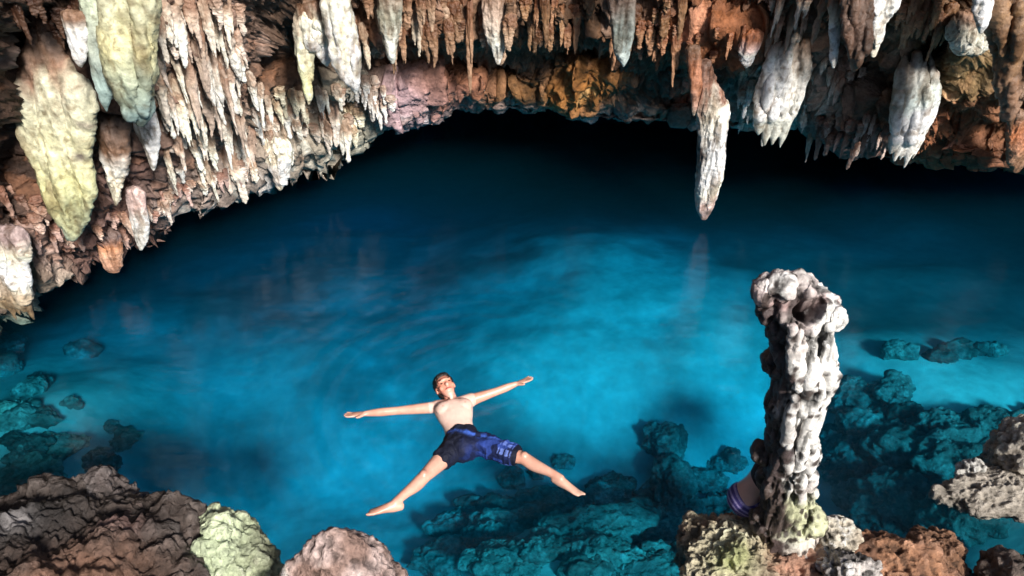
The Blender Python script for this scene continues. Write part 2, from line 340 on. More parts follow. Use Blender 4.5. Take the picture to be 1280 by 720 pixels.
# ------------------------------------------------------------------ hanging formations
def tube(pts, ra, rb=None, side=(1, 0, 0), seg=28, sub=6, caps=True):
    """closed tube through pts with half widths ra (along side) and rb (the other way)"""
    pts = np.asarray(pts, float); ra = np.asarray(ra, float); rb = ra if rb is None else np.asarray(rb, float)
    n = len(pts); T = np.linspace(0, n-1, (n-1)*sub+1)
    def cat(a):
        a = np.asarray(a, float); o = []
        for t in T:
            i = min(int(t), n-2); f = t-i
            p0, p1, p2, p3 = a[max(i-1, 0)], a[i], a[i+1], a[min(i+2, n-1)]
            o.append(.5*((2*p1)+(-p0+p2)*f+(2*p0-5*p1+4*p2-p3)*f*f+(-p0+3*p1-3*p2+p3)*f**3))
        return np.array(o)
    C, A, B = cat(pts), np.abs(cat(ra)), np.abs(cat(rb))
    D = np.gradient(C, axis=0); D /= np.linalg.norm(D, axis=1)[:, None]+1e-9
    S = np.array(side, float)[None]-D*(D@np.array(side, float))[:, None]; S /= np.linalg.norm(S, axis=1)[:, None]+1e-9
    Q = np.cross(D, S)
    if caps:
        e = [.25, .6, .88]
        def cap(i, sgn):
            r = min(A[i], B[i])
            return [(C[i]+sgn*D[i]*r*(1-q)**.5*.9, A[i]*math.sqrt(1-(1-q))*1., B[i]*math.sqrt(q)) for q in e]
        h0 = cap(0, -1); h1 = cap(-1, 1)[::-1]
        C = np.vstack([[c[0] for c in h0], C, [c[0] for c in h1]])
        A = np.concatenate([[c[1] for c in h0], A, [c[1] for c in h1]]); B = np.concatenate([[c[2] for c in h0], B, [c[2] for c in h1]])
        S = np.vstack([np.repeat(S[:1], 3, 0), S, np.repeat(S[-1:], 3, 0)]); Q = np.vstack([np.repeat(Q[:1], 3, 0), Q, np.repeat(Q[-1:], 3, 0)])
    th = np.linspace(0, 2*np.pi, seg, endpoint=False)
    V = C[:, None]+S[:, None]*(A[:, None]*np.cos(th))[..., None]+Q[:, None]*(B[:, None]*np.sin(th))[..., None]
    R = len(C); V = V.reshape(-1, 3); F = grid_faces(R, seg, True)
    V = np.vstack([V, C[0], C[-1]])
    return V, F, R, seg
def tube_mesh(name, parts, mat=None):
    bm = bmesh.new()
    for V, F, R, seg in parts:
        vs = [bm.verts.new(v) for v in V]
        for f in F: bm.faces.new([vs[i] for i in f])
        a, b = vs[-2], vs[-1]
        for j in range(seg):
            bm.faces.new((vs[j], a, vs[(j+1) % seg])); bm.faces.new((vs[(R-1)*seg+j], vs[(R-1)*seg+(j+1) % seg], b))
    bmesh.ops.recalc_face_normals(bm, faces=bm.faces)
    me = bpy.data.meshes.new(name); bm.to_mesh(me); bm.free()
    me.polygons.foreach_set('use_smooth', np.ones(len(me.polygons), bool))
    if mat: me.materials.append(mat)
    return me
def remesh(me, vox, smooth=0):
    o = bpy.data.objects.new('tmp', me); scn.collection.objects.link(o)
    r = o.modifiers.new('r', 'REMESH'); r.mode = 'VOXEL'; r.voxel_size = vox
    if smooth:
        s = o.modifiers.new('s', 'SMOOTH'); s.iterations = smooth; s.factor = .5
    dg = bpy.context.evaluated_depsgraph_get(); m2 = bpy.data.meshes.new_from_object(o.evaluated_get(dg))
    mats = list(me.materials); bpy.data.objects.remove(o)
    m2.polygons.foreach_set('use_smooth', np.ones(len(m2.polygons), bool))
    if not m2.materials:
        for q in mats: m2.materials.append(q)
    return m2

CREAM = (.74, .68, .54); WHITE = (.84, .82, .76); PALE = (.66, .66, .58); GREEN = (.50, .56, .42); YEL = (.72, .66, .34); BROWN = (.22, .12, .07)
TEAL = (.26, .36, .34); PINK = (.66, .48, .44); DARK = (.07, .04, .028); RUST = (.48, .17, .07); ORANGE = (.62, .28, .14); GREYV = (.34, .25, .24)
def hang(name, label, pts, cols, group=None, flat=.55, amp=.03, cat='stalactite', seed=1, flute=1., jag=0, vox=None, off=.0, root=None, drips=0, mat=None, spots=None, Yfix=None, strands=0, core=.72):
    """a formation drawn down from its root; pts = (px, py, full width px) from the root to the tip, cols = colour at each point"""
    r0 = root or pts[0]
    Y = Yfix or min(hit(r0[0], max(r0[1], -60)).y, hit(pts[0][0], max(pts[0][1], -60)).y+.1)-off
    C = np.array([aty(p[0], p[1], Y) for p in pts]); dep = np.array([Y*cp+(CH-c[2])*sp for c in C])
    ra = np.array([p[2]/2 for p in pts])*dep/CF; rb = np.maximum(ra*flat, .012)
    parts = [tube(C, ra, rb, seg=24)]
    rnd = random.Random(seed)
    if strands:
        parts = [tube(C, ra*core, rb*core*.97, seg=24)]
        for k in range(strands):
            f = (k+.5)/strands*2-1+rnd.uniform(-.12, .12); n = len(C)-1; t0 = rnd.uniform(0, .16); t1 = rnd.uniform(.55 if strands < 5 else .68, 1.0) if abs(f) > .35 else rnd.uniform(.85, 1); q = []; rr = []
            dy = -rnd.uniform(-.2, .7)*float(rb.mean()); ph = rnd.uniform(0, 6)
            for t in np.linspace(t0, t1, 8):
                x = t*n; i = min(int(x), n-1); g = x-i; c = C[i]*(1-g)+C[i+1]*g; a = ra[i]*(1-g)+ra[i+1]*g; u = (t-t0)/(t1-t0)
                q.append(c+np.array([f*a*(.72 if strands < 5 else .9), dy*(.4+u), 0])); rr.append(max(.006, a*(2.0 if strands < 5 else 1.5)/strands*(1-.75*u**(3 if strands < 5 else 2))*(1+.28*math.sin(u*9+ph))*(.35+.65*min(1, u*4))))
            parts.append(tube(q, rr, np.array(rr)*.8, seg=12, sub=4))
    if jag:                                          # a ragged hem of small tips
        for k in range(jag):
            f = (k+.5)/jag*2-1; i = len(C)-1; b = C[i]+np.array([f*ra[i]*.85, rnd.uniform(-.3, .3)*rb[i], .02]); L = ra[i]*rnd.uniform(.5, 1.6)
            parts.append(tube([b+(0, 0, .05), b, b+(0, 0, -L*.6), b+(rnd.uniform(-.01, .01), 0, -L)], [ra[i]*1.3/jag, ra[i]*1.2/jag, ra[i]*.7/jag, .006], seg=12, sub=3))
    for k in range(drips):                           # ribs and drips down the face
        t0 = rnd.uniform(0, .75); t1 = min(1, t0+rnd.uniform(.2, .5)); n = len(C)-1
        f = rnd.uniform(-.8, .8); q = []; rr = []
        for t in np.linspace(t0, t1, 5):
            x = t*n; i = min(int(x), n-1); g = x-i; c = C[i]*(1-g)+C[i+1]*g; a = ra[i]*(1-g)+ra[i+1]*g; bq = rb[i]*(1-g)+rb[i+1]*g
            q.append(c+np.array([f*a, -bq*math.sqrt(max(0, 1-f*f))*.95, 0])); rr.append(.006+a*.16*math.sin((t-t0)/(t1-t0)*3.1*.8+.4))
        parts.append(tube(q, rr, seg=10, sub=4))
    me = tube_mesh(name, parts, mat or M_DRIP)
    Lw = np.linalg.norm(C[0]-C[-1]); vx = vox or max(.008, min(.02, Lw/70)); me = remesh(me, vx, 1)
    V = getv(me); N = getn(me); s = seed*3.7
    w_ = np.array([1, 1, .14])
    sc_ = 1/max(.05, float(np.median(ra)))
    d = amp*(.8*ridged((V+s)*sc_*.9*w_*.9, 3, seed)*flute+.22*fbm((V+s)*sc_*1.2, 3, seed+9))
    d = d+amp*.42*ridged((V+s)*np.array([26, 26, 5.]), 3, seed+2)+amp*.22*ridged((V+s)*np.array([60, 60, 16.]), 2, seed+3)
    d = d*np.clip(sst(C[-1][2]-.02, C[-1][2]+Lw*.12, V[:, 2]), .2, 1)
    V2 = V+N*d[:, None]
    # colours run along the length, streaked and mottled
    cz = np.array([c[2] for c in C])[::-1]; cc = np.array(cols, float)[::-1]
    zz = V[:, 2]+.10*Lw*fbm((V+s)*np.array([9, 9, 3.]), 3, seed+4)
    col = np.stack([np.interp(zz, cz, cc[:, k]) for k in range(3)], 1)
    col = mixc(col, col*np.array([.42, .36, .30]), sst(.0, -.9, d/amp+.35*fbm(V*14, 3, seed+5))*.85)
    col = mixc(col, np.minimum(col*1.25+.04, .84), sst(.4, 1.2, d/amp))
    gr = fbm((V+s)*np.array([13, 13, 2.6]), 5, seed+31, .6); col = mixc(col, col*np.array([.40, .33, .27]), sst(-.05, .75, gr)*.8)
    gr = fbm((V+s)*np.array([30, 30, 18.]), 4, seed+33, .6); col = mixc(col, col*np.array([.35, .28, .22]), sst(.45, .9, gr)*.7)
    for q in (spots or []):                          # colour patches: px, py, rx, ry, colour
        c = aty(q[0], q[1], Y); dd = Y*cp+(CH-c[2])*sp
        g = np.exp(-(((V[:, 0]-c[0])/(q[2]*dd/CF))**2+((V[:, 2]-c[2])/(q[3]*dd/CF))**2)**1.5*.9)*(.75+.5*vnoise(V*20, 8)); col = mixc(col, np.array(q[4]), np.clip(g, 0, 1))
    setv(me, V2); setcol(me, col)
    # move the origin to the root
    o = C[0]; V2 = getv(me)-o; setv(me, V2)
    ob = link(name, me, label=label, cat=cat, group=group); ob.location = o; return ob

S = 'stalactite'
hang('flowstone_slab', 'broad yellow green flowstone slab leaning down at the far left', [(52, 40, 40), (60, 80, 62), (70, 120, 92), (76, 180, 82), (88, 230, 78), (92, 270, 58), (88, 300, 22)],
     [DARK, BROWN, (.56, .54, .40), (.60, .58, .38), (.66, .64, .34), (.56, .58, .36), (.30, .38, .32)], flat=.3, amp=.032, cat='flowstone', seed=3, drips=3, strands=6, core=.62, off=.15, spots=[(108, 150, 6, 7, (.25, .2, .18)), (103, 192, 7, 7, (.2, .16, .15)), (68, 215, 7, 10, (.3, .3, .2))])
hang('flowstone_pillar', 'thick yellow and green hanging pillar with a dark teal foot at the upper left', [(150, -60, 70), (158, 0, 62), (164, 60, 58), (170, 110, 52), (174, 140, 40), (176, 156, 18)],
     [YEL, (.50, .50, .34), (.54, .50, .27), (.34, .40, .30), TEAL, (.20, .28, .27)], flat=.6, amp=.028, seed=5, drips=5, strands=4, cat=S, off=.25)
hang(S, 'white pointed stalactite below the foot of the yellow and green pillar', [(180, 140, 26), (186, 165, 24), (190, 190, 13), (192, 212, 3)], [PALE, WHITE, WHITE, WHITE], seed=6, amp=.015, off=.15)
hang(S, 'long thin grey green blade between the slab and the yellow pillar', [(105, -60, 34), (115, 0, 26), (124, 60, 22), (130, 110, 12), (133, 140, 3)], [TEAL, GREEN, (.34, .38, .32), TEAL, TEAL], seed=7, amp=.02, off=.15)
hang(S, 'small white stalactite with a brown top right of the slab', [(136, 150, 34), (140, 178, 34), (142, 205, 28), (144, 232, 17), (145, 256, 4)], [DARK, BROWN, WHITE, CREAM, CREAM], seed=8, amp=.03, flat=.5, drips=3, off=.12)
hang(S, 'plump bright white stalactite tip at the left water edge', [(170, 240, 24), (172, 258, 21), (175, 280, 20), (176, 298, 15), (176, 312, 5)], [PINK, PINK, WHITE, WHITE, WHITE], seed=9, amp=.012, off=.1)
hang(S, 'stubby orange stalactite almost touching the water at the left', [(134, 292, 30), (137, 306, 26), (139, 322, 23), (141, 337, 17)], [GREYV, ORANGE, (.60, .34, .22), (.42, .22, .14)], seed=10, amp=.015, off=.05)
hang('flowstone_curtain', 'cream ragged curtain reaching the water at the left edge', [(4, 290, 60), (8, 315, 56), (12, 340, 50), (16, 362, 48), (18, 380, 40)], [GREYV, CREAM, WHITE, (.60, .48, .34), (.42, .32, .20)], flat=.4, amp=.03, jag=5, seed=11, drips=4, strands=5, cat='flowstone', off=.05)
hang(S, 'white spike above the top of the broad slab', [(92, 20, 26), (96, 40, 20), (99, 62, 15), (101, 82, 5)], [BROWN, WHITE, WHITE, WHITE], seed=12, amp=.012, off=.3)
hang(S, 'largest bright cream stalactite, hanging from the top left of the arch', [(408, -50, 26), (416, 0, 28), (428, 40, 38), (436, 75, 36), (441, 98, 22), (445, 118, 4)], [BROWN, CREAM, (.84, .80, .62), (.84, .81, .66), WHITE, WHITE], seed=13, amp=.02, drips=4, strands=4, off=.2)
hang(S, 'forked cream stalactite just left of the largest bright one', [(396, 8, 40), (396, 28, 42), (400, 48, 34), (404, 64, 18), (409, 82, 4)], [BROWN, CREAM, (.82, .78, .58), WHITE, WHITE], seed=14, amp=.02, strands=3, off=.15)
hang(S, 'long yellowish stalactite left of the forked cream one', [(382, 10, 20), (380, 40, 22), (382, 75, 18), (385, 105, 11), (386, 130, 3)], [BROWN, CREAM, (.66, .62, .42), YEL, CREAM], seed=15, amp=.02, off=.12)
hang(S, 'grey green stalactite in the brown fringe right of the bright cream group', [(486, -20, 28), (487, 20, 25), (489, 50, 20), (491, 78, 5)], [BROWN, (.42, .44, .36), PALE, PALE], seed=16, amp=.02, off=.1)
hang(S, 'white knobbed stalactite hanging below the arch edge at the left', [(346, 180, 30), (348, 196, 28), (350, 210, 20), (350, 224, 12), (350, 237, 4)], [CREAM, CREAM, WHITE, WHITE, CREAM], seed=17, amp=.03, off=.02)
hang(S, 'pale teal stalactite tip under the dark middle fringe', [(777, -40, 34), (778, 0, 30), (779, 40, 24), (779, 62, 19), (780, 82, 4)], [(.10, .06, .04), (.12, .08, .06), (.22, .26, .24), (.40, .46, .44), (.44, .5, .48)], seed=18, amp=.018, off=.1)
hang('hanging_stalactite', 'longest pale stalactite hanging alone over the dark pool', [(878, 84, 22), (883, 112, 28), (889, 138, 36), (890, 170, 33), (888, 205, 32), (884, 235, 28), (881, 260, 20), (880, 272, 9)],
     [DARK, (.22, .10, .06), (.70, .66, .56), WHITE, (.76, .74, .70), PALE, PINK, PINK], seed=19, amp=.022, flat=.75, cat=S, drips=3, strands=4, core=.92, off=.25, vox=.009, spots=[(873, 195, 8, 30, (.05, .035, .03)), (871, 165, 5, 14, (.10, .07, .05)), (884, 262, 4, 5, (.06, .04, .03))])  # dark spots along the left edge put its shaded side into the colour
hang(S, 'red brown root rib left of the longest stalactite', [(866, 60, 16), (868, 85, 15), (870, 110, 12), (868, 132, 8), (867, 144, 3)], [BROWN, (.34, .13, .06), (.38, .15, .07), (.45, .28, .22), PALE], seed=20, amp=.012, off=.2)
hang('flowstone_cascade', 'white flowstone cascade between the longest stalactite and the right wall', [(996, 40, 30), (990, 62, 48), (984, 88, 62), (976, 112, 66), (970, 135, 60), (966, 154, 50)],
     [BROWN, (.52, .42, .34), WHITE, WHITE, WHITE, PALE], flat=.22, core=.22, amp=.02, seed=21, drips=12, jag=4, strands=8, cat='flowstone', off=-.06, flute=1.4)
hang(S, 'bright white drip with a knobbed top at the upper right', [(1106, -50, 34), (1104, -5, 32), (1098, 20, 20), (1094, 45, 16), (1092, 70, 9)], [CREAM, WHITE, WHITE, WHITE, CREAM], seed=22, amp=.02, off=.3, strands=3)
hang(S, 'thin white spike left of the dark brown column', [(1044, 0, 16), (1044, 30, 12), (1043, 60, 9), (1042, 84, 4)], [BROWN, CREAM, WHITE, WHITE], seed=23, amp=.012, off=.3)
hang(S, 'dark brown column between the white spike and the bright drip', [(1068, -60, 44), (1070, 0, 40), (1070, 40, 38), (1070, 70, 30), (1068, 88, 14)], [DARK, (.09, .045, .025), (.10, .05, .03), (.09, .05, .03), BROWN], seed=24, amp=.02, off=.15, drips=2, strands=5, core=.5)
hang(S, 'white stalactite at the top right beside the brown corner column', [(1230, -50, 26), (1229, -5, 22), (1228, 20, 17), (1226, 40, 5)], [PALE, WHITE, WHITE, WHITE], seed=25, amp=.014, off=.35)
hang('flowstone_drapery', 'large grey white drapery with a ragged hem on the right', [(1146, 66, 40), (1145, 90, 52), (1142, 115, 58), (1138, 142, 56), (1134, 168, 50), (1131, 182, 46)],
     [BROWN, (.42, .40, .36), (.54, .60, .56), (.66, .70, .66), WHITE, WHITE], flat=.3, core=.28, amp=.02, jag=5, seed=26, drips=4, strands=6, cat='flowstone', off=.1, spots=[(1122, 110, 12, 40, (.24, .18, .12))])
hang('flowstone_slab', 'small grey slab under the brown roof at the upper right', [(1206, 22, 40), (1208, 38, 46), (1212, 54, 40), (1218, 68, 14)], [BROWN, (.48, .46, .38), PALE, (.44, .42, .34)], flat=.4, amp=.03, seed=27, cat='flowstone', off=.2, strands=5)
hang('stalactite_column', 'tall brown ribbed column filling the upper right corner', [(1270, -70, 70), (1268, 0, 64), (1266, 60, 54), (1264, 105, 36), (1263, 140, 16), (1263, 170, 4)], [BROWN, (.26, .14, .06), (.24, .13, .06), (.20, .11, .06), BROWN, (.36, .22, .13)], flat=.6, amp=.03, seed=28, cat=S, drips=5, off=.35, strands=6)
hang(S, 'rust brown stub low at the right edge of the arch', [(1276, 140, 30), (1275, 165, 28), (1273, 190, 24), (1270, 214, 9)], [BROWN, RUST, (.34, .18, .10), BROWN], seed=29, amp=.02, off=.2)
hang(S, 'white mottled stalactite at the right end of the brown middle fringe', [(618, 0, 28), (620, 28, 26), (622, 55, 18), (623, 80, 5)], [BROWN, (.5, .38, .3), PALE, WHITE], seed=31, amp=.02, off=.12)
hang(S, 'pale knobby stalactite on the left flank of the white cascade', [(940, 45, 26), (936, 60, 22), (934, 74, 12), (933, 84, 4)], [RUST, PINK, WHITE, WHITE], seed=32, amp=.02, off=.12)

# small stalactites: a dozen shapes, each placed as an object of its own
def small_proto(seed):
    rnd = random.Random(seed); n = 6
    pts = []; ra = []
    bx, by = rnd.uniform(-.08, .08), rnd.uniform(-.05, .05)
    for k in range(n):
        t = k/(n-1); pts.append((bx*math.sin(t*2.4)+rnd.uniform(-.015, .015), by*t, .12-t*1.12)); ra.append((.15*(1-t)**rnd.choice((.5, .7, .9, 1.2))+.010)*rnd.uniform(.66, 1.34))
    parts = [tube(pts, ra, np.array(ra)*rnd.uniform(.6, .9), seg=16, sub=6)]
    for q in range(rnd.choice((1, 2, 3, 4))):
        dx = rnd.uniform(-.13, .13); L = rnd.uniform(.15, .75); t0 = rnd.uniform(0, .25)
        parts.append(tube([(dx, -.03, .1-t0), (dx*1.1, -.04, -t0-L*.3), (dx*1.15, -.045, -t0-L*.7), (dx*1.2, -.045, -t0-L)], [.075, .06, .035, .01], seg=12, sub=4))
    me = remesh(tube_mesh('stalactite', parts, M_DRIP), .022, 1)
    V = getv(me); N = getn(me)
    d = .030*ridged((V+seed)*9*np.array([1, 1, .3]), 3, seed)+.020*fbm((V+seed)*16, 3, seed); V2 = V+N*d[:, None]
    t = np.clip(-V[:, 2], 0, 1)+.18*fbm((V+seed)*5, 3, seed)
    c = mixc(np.tile([.42, .30, .24], (len(V), 1)), np.array([.98, .95, .90]), sst(-.05, .5, t))
    c = mixc(c, c*.45, sst(.0, -.03, d)*.8)
    setv(me, V2); setcol(me, c); return me
PROTO = [small_proto(100+i) for i in range(14)]
def fringe(n, quad, L, W, tint, place, group, seed, name='stalactite', tv=.2, off=.02, along=None, zlim=None):
    """n small ones with roots spread over quad (px0, py0, px1, py1) or along a pixel polyline"""
    rnd = random.Random(seed); got = []
    tries = 0
    while len(got) < n and tries < n*30:
        tries += 1
        if along:
            s = rnd.uniform(0, len(along)-1.001); i = int(s); f = s-i
            x = along[i][0]*(1-f)+along[i+1][0]*f; y = along[i][1]*(1-f)+along[i+1][1]*f+rnd.uniform(-1, 1)*quad
        else: x = rnd.uniform(quad[0], quad[2]); y = rnd.uniform(quad[1], quad[3])
        l = rnd.uniform(*L)*rnd.choice((.7, 1, 1, 1.2)); wd = rnd.uniform(*W)
        if any(abs(x-a) < (wd+c)*.33 and abs(y-b) < l*.45 for a, b, c in got): continue
        got.append((x, y, wd))
        h = hit(x, y); dep = h.y*cp+(CH-h.z)*sp
        Lm = l*dep/CF/.88; Wm = wd*dep/CF
        o = bpy.data.objects.new(name, PROTO[rnd.randrange(len(PROTO))]); scn.collection.objects.link(o)
        o.location = (h.x, h.y-off, h.z); o.scale = (Wm/.34*rnd.choice((1, -1)), Wm/.34*.8, Lm)
        o.rotation_euler = (rnd.uniform(-.06, .10), rnd.uniform(-.07, .07), rnd.uniform(-.5, .5))
        b = tint[rnd.randrange(len(tint))]; k = rnd.uniform(1-tv, 1+tv*.5)
        o.color = (min(1, b[0]*k), min(1, b[1]*k), min(1, b[2]*k), 1)
        lum = .5*(b[0]*.4+b[1]*.6)*k+.5*b[1]*k; tone = 'white' if lum > .85 else 'cream' if lum > .68 else 'tan' if lum > .5 else 'brown' if lum > .26 else 'dark brown'
        size = 'long' if l > L[0]+.62*(L[1]-L[0]) else 'short' if l < L[0]+.28*(L[1]-L[0]) else 'middling'
        wide = 'stout' if wd > (W[0]+W[1])/2 else 'thin'
        xs_ = (quad[0], quad[2]) if not along else (along[0][0], along[-1][0]); f = (x-xs_[0])/(xs_[1]-xs_[0])
        side = 'left end of' if f < .25 else 'left half of' if f < .5 else 'right half of' if f < .75 else 'right end of'
        if not along: side = ('upper ' if y < (quad[1]+quad[3])/2 else 'lower ')+side
        tag(o, '%s %s %s stalactite, %s the %s' % (size, wide, tone, side, place), 'stalactite', group)
wc = [(1, .97, .9), (.95, .86, .74), (.86, .72, .62), (1, .95, .82)]
fringe(36, (196, -10, 300, 120), (40, 80), (11, 20), wc+[(.7, .55, .45)], 'wall right of the yellow pillar', 'cream stalactites of the upper left wall', 1)
fringe(34, (196, 95, 320, 210), (30, 62), (9, 17), wc, 'lower left wall above the rim', 'cream stalactites of the lower left wall', 2)
fringe(14, (40, 255, 160, 300), (14, 30), (8, 14), [(.62, .42, .36), (.8, .6, .5)], 'band under the broad slab', 'short stalactites under the slab', 3)
fringe(8, (0, 230, 50, 290), (20, 40), (10, 18), [(.7, .5, .42), (.45, .28, .22)], 'ledge over the left edge curtain', 'brown stalactites at the left edge', 4)
fringe(22, 9, (12, 26), (7, 13), [(.9, .78, .7), (1, .93, .85), (.7, .5, .45)], 'left rim of the arch', 'drips along the left rim', 5, along=[(180, 268), (215, 240), (260, 222), (310, 202)])
fringe(34, (320, 110, 450, 170), (20, 48), (8, 15), [(1, .97, .86), (.96, .9, .7), (.9, .8, .7)], 'slope below the bright cream group', 'cream stalactites above the left rim', 6)
fringe(12, (445, 95, 490, 140), (16, 34), (7, 13), [(.95, .93, .9), (.8, .76, .72)], 'patch beside the lilac rock', 'greyish stalactites beside the lilac rock', 16)
fringe(30, (440, -15, 650, 40), (26, 72), (9, 18), [(.44, .26, .16), (.56, .38, .26), (.34, .2, .12), (.72, .6, .46)], 'top middle fringe', 'brown stalactites of the top middle fringe', 7)
fringe(26, (645, -15, 860, 45), (20, 58), (8, 17), [(.34, .19, .10), (.26, .14, .07), (.42, .22, .12)], 'dark fringe right of the middle', 'dark stalactites right of the middle', 8)
fringe(16, (800, 30, 960, 66), (12, 28), (7, 13), [(.40, .19, .10), (.52, .32, .22), (.34, .15, .07)], 'reddish bulge', 'rusty drips of the reddish bulge', 9)
fringe(20, (925, 100, 1010, 150), (16, 34), (7, 12), [(1, .98, .92), (.9, .84, .76)], 'foot of the white cascade', 'white stalactites around the cascade', 10)
fringe(14, (1005, 70, 1090, 115), (14, 28), (6, 11), [(.95, .85, .75), (.8, .62, .52)], 'slope below the dark column', 'cream drips below the dark column', 11)
fringe(22, (1012, 145, 1112, 180), (18, 34), (6, 11), [(.5, .36, .33), (.62, .48, .42), (.36, .24, .2)], 'right rim of the arch', 'grey brown drips of the right rim', 12)
fringe(10, (1110, 0, 1200, 30), (26, 46), (10, 16), [(.5, .32, .18), (.42, .25, .14)], 'gap beside the corner column', 'ochre stalactites at the upper right', 13)
fringe(10, (960, -10, 1036, 40), (24, 50), (8, 15), [(.9, .75, .62), (.7, .45, .32)], 'ledge above the white cascade', 'stalactites above the cascade', 14)
fringe(12, (20, -10, 100, 60), (30, 60), (12, 22), [(.16, .08, .05), (.10, .05, .03)], 'upper left corner', 'dark stalactites of the upper left corner', 15)

# ------------------------------------------------------------------ rocks
def ico(sub):
    bm = bmesh.new(); bmesh.ops.create_icosphere(bm, subdivisions=sub, radius=1)
    V = np.array([v.co[:] for v in bm.verts]); F = np.array([[v.index for v in f.verts] for f in bm.faces]); bm.free(); return V, F
ICO = {k: ico(k) for k in (4, 5, 6, 7)}
def rock(name, label, c, r, col, col2=(.08, .06, .05), seed=1, sub=6, rough=1., lumps=None, cat='rock', group=None, mat=None, spots=None, peak=0, pit=1., rot=0, deep=1.3):
    U, F = ICO[sub]; s = seed*5.3; r = np.array(r, float); c = np.array(c, float)
    V = U.copy()
    k = float(r.mean())
    rg = np.random.RandomState(seed+1000); nn = rg.normal(size=(30, 3)); nn /= np.linalg.norm(nn, axis=1)[:, None]; hh = rg.uniform(.74, 1.08, 30)
    q = np.where(U@nn.T > .12, hh/np.maximum(U@nn.T, .12), 9.); rad = (q**-14.).sum(1)**(-1/14.)          # a block with broken faces
    rad = rad*1.12*(1+.17*rough*fbm(U*1.5+s, 4, seed))
    V = U*rad[:, None]
    if peak: V[:, 2] += peak*np.clip(1-np.hypot(U[:, 0], U[:, 1]), 0, 1)*(U[:, 2] > 0)
    V = V*r
    V[:, 2] = np.where(V[:, 2] < 0, V[:, 2]*deep, V[:, 2])
    if rot:
        a, b = math.cos(rot), math.sin(rot); V = np.stack([V[:, 0]*a-V[:, 1]*b, V[:, 0]*b+V[:, 1]*a, V[:, 2]], 1)
    V = V+c
    me = mesh_np(name, V, F, mat=mat or M_ROCK); N = getn(me)
    d = rough*(.045*fbm(V*4.2+s, 5, seed+2, .6)*min(1, k*1.6)+.055*(worley(V*7.5+s, seed+11)-.5)*min(1, k*1.8)+.016*ridged(V*15+s, 5, seed+3, .6)+.022*(worley(V*21+s, seed+12)-.5))
    w1 = worley(V*9+s, seed+5); w2 = worley(V*22+s, seed+6)
    d = d-pit*(.045*sst(.5, .12, w1)*min(1, k*2)+.018*sst(.5, .15, w2))
    V2 = V+N*d[:, None]
    t = fbm(V*3.5+s, 4, seed+8); cc = mixc(np.tile(np.array(col, float), (len(V), 1)), np.array(col2, float), sst(-.15, .8, t))
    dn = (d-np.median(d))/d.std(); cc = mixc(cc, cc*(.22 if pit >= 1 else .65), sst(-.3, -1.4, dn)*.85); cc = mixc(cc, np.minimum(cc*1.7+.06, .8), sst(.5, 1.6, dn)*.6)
    for q in (spots or []):
        g = np.exp(-(np.linalg.norm((V-np.array(q[0]))/q[1], axis=1)**2)); g = np.clip(g*1.3+.3*fbm(V*9, 2, 3)*g, 0, 1); cc = mixc(cc, np.array(q[2], float), g)
    if lumps: pass
    setv(me, V2-c); setcol(me, cc)
    ob = link(name, me, label=label, cat=cat, group=group); ob.location = c; return ob
def A3(px, py, z): return atz(px, py, z)
R_ = rock
R_('rock_outcrop', 'dark brown jagged rock outcrop filling the lower left corner', A3(66, 748, .12), (.98, .6, .58), (.075, .056, .048), (.03, .024, .022), 41, 7, 1.25,
   spots=[(A3(40, 640, .75), .35, (.03, .026, .025)), (A3(110, 720, .75), .35, (.20, .11, .075)), (A3(150, 640, .7), .12, (.30, .18, .16)), (A3(20, 645, .75), .08, (.45, .42, .42))])
R_('rock', 'dark purple brown lump at the right end of the lower left outcrop', A3(205, 690, .10), (.42, .34, .38), (.13, .09, .075), (.04, .03, .03), 42, 6, 1.2)
R_('rock', 'dark knobbed rock standing up from the back of the outcrop', A3(128, 632, .25), (.26, .2, .26), (.10, .08, .075), (.03, .025, .025), 48, 6, 1.3)
R_('rock', 'pale green lichen covered rock beside the brown outcrop', A3(288, 712, .10), (.28, .30, .34), (.50, .56, .36), (.16, .17, .11), 43, 6, 1.0,
   spots=[(A3(275, 670, .4), .16, (.62, .70, .46)), (A3(265, 700, .4), .16, (.58, .66, .44)), (A3(325, 700, .35), .12, (.17, .17, .12))])
R_('boulder', 'pointed pinkish beige boulder at the bottom edge', A3(430, 745, .2), (.42, .32, .34), (.68, .52, .48), (.34, .22, .18), 44, 6, .6, peak=.6,
   spots=[(A3(385, 705, .3), .12, (.30, .14, .08))])
base = A3(978, 668, .22)
R_('rock_ledge', 'mossy beige rock ledge under the stalagmite', A3(950, 712, .0), (.52, .36, .30), (.52, .46, .32), (.26, .16, .11), 45, 7, 1.0, spots=[(A3(915, 690, .3), .14, (.44, .46, .22)), (A3(985, 680, .28), .12, (.62, .56, .30)), (A3(1000, 700, .28), .2, (.40, .22, .15))])
R_('boulder', 'rounded pale boulder right of the stalagmite foot', A3(1044, 672, .22), (.16, .15, .17), (.60, .54, .44), (.34, .26, .18), 46, 6, .6)
R_('rock', 'white and black pitted rock in front of the rounded boulder', A3(1058, 716, .24), (.17, .14, .13), (.66, .60, .56), (.04, .035, .035), 47, 6, 1.1, pit=2.)
R_('rock', 'low orange brown rock at the lower right', A3(1125, 712, .02), (.36, .26, .18), (.40, .20, .11), (.20, .10, .06), 49, 6, .8)
R_('rock', 'rusty brown hump near the lower right corner', A3(1168, 696, .0), (.20, .2, .20), (.22, .11, .06), (.10, .05, .03), 50, 6, .8)
R_('rock_ledge', 'big greyish rock ledge at the right edge', A3(1308, 575, .12), (.42, .38, .34), (.48, .43, .36), (.18, .15, .12), 51, 6, .9)
R_('rock', 'flat brownish rock under the right ledge', A3(1260, 615, .02), (.42, .2, .12), (.33, .29, .24), (.12, .10, .08), 52, 6, .9)
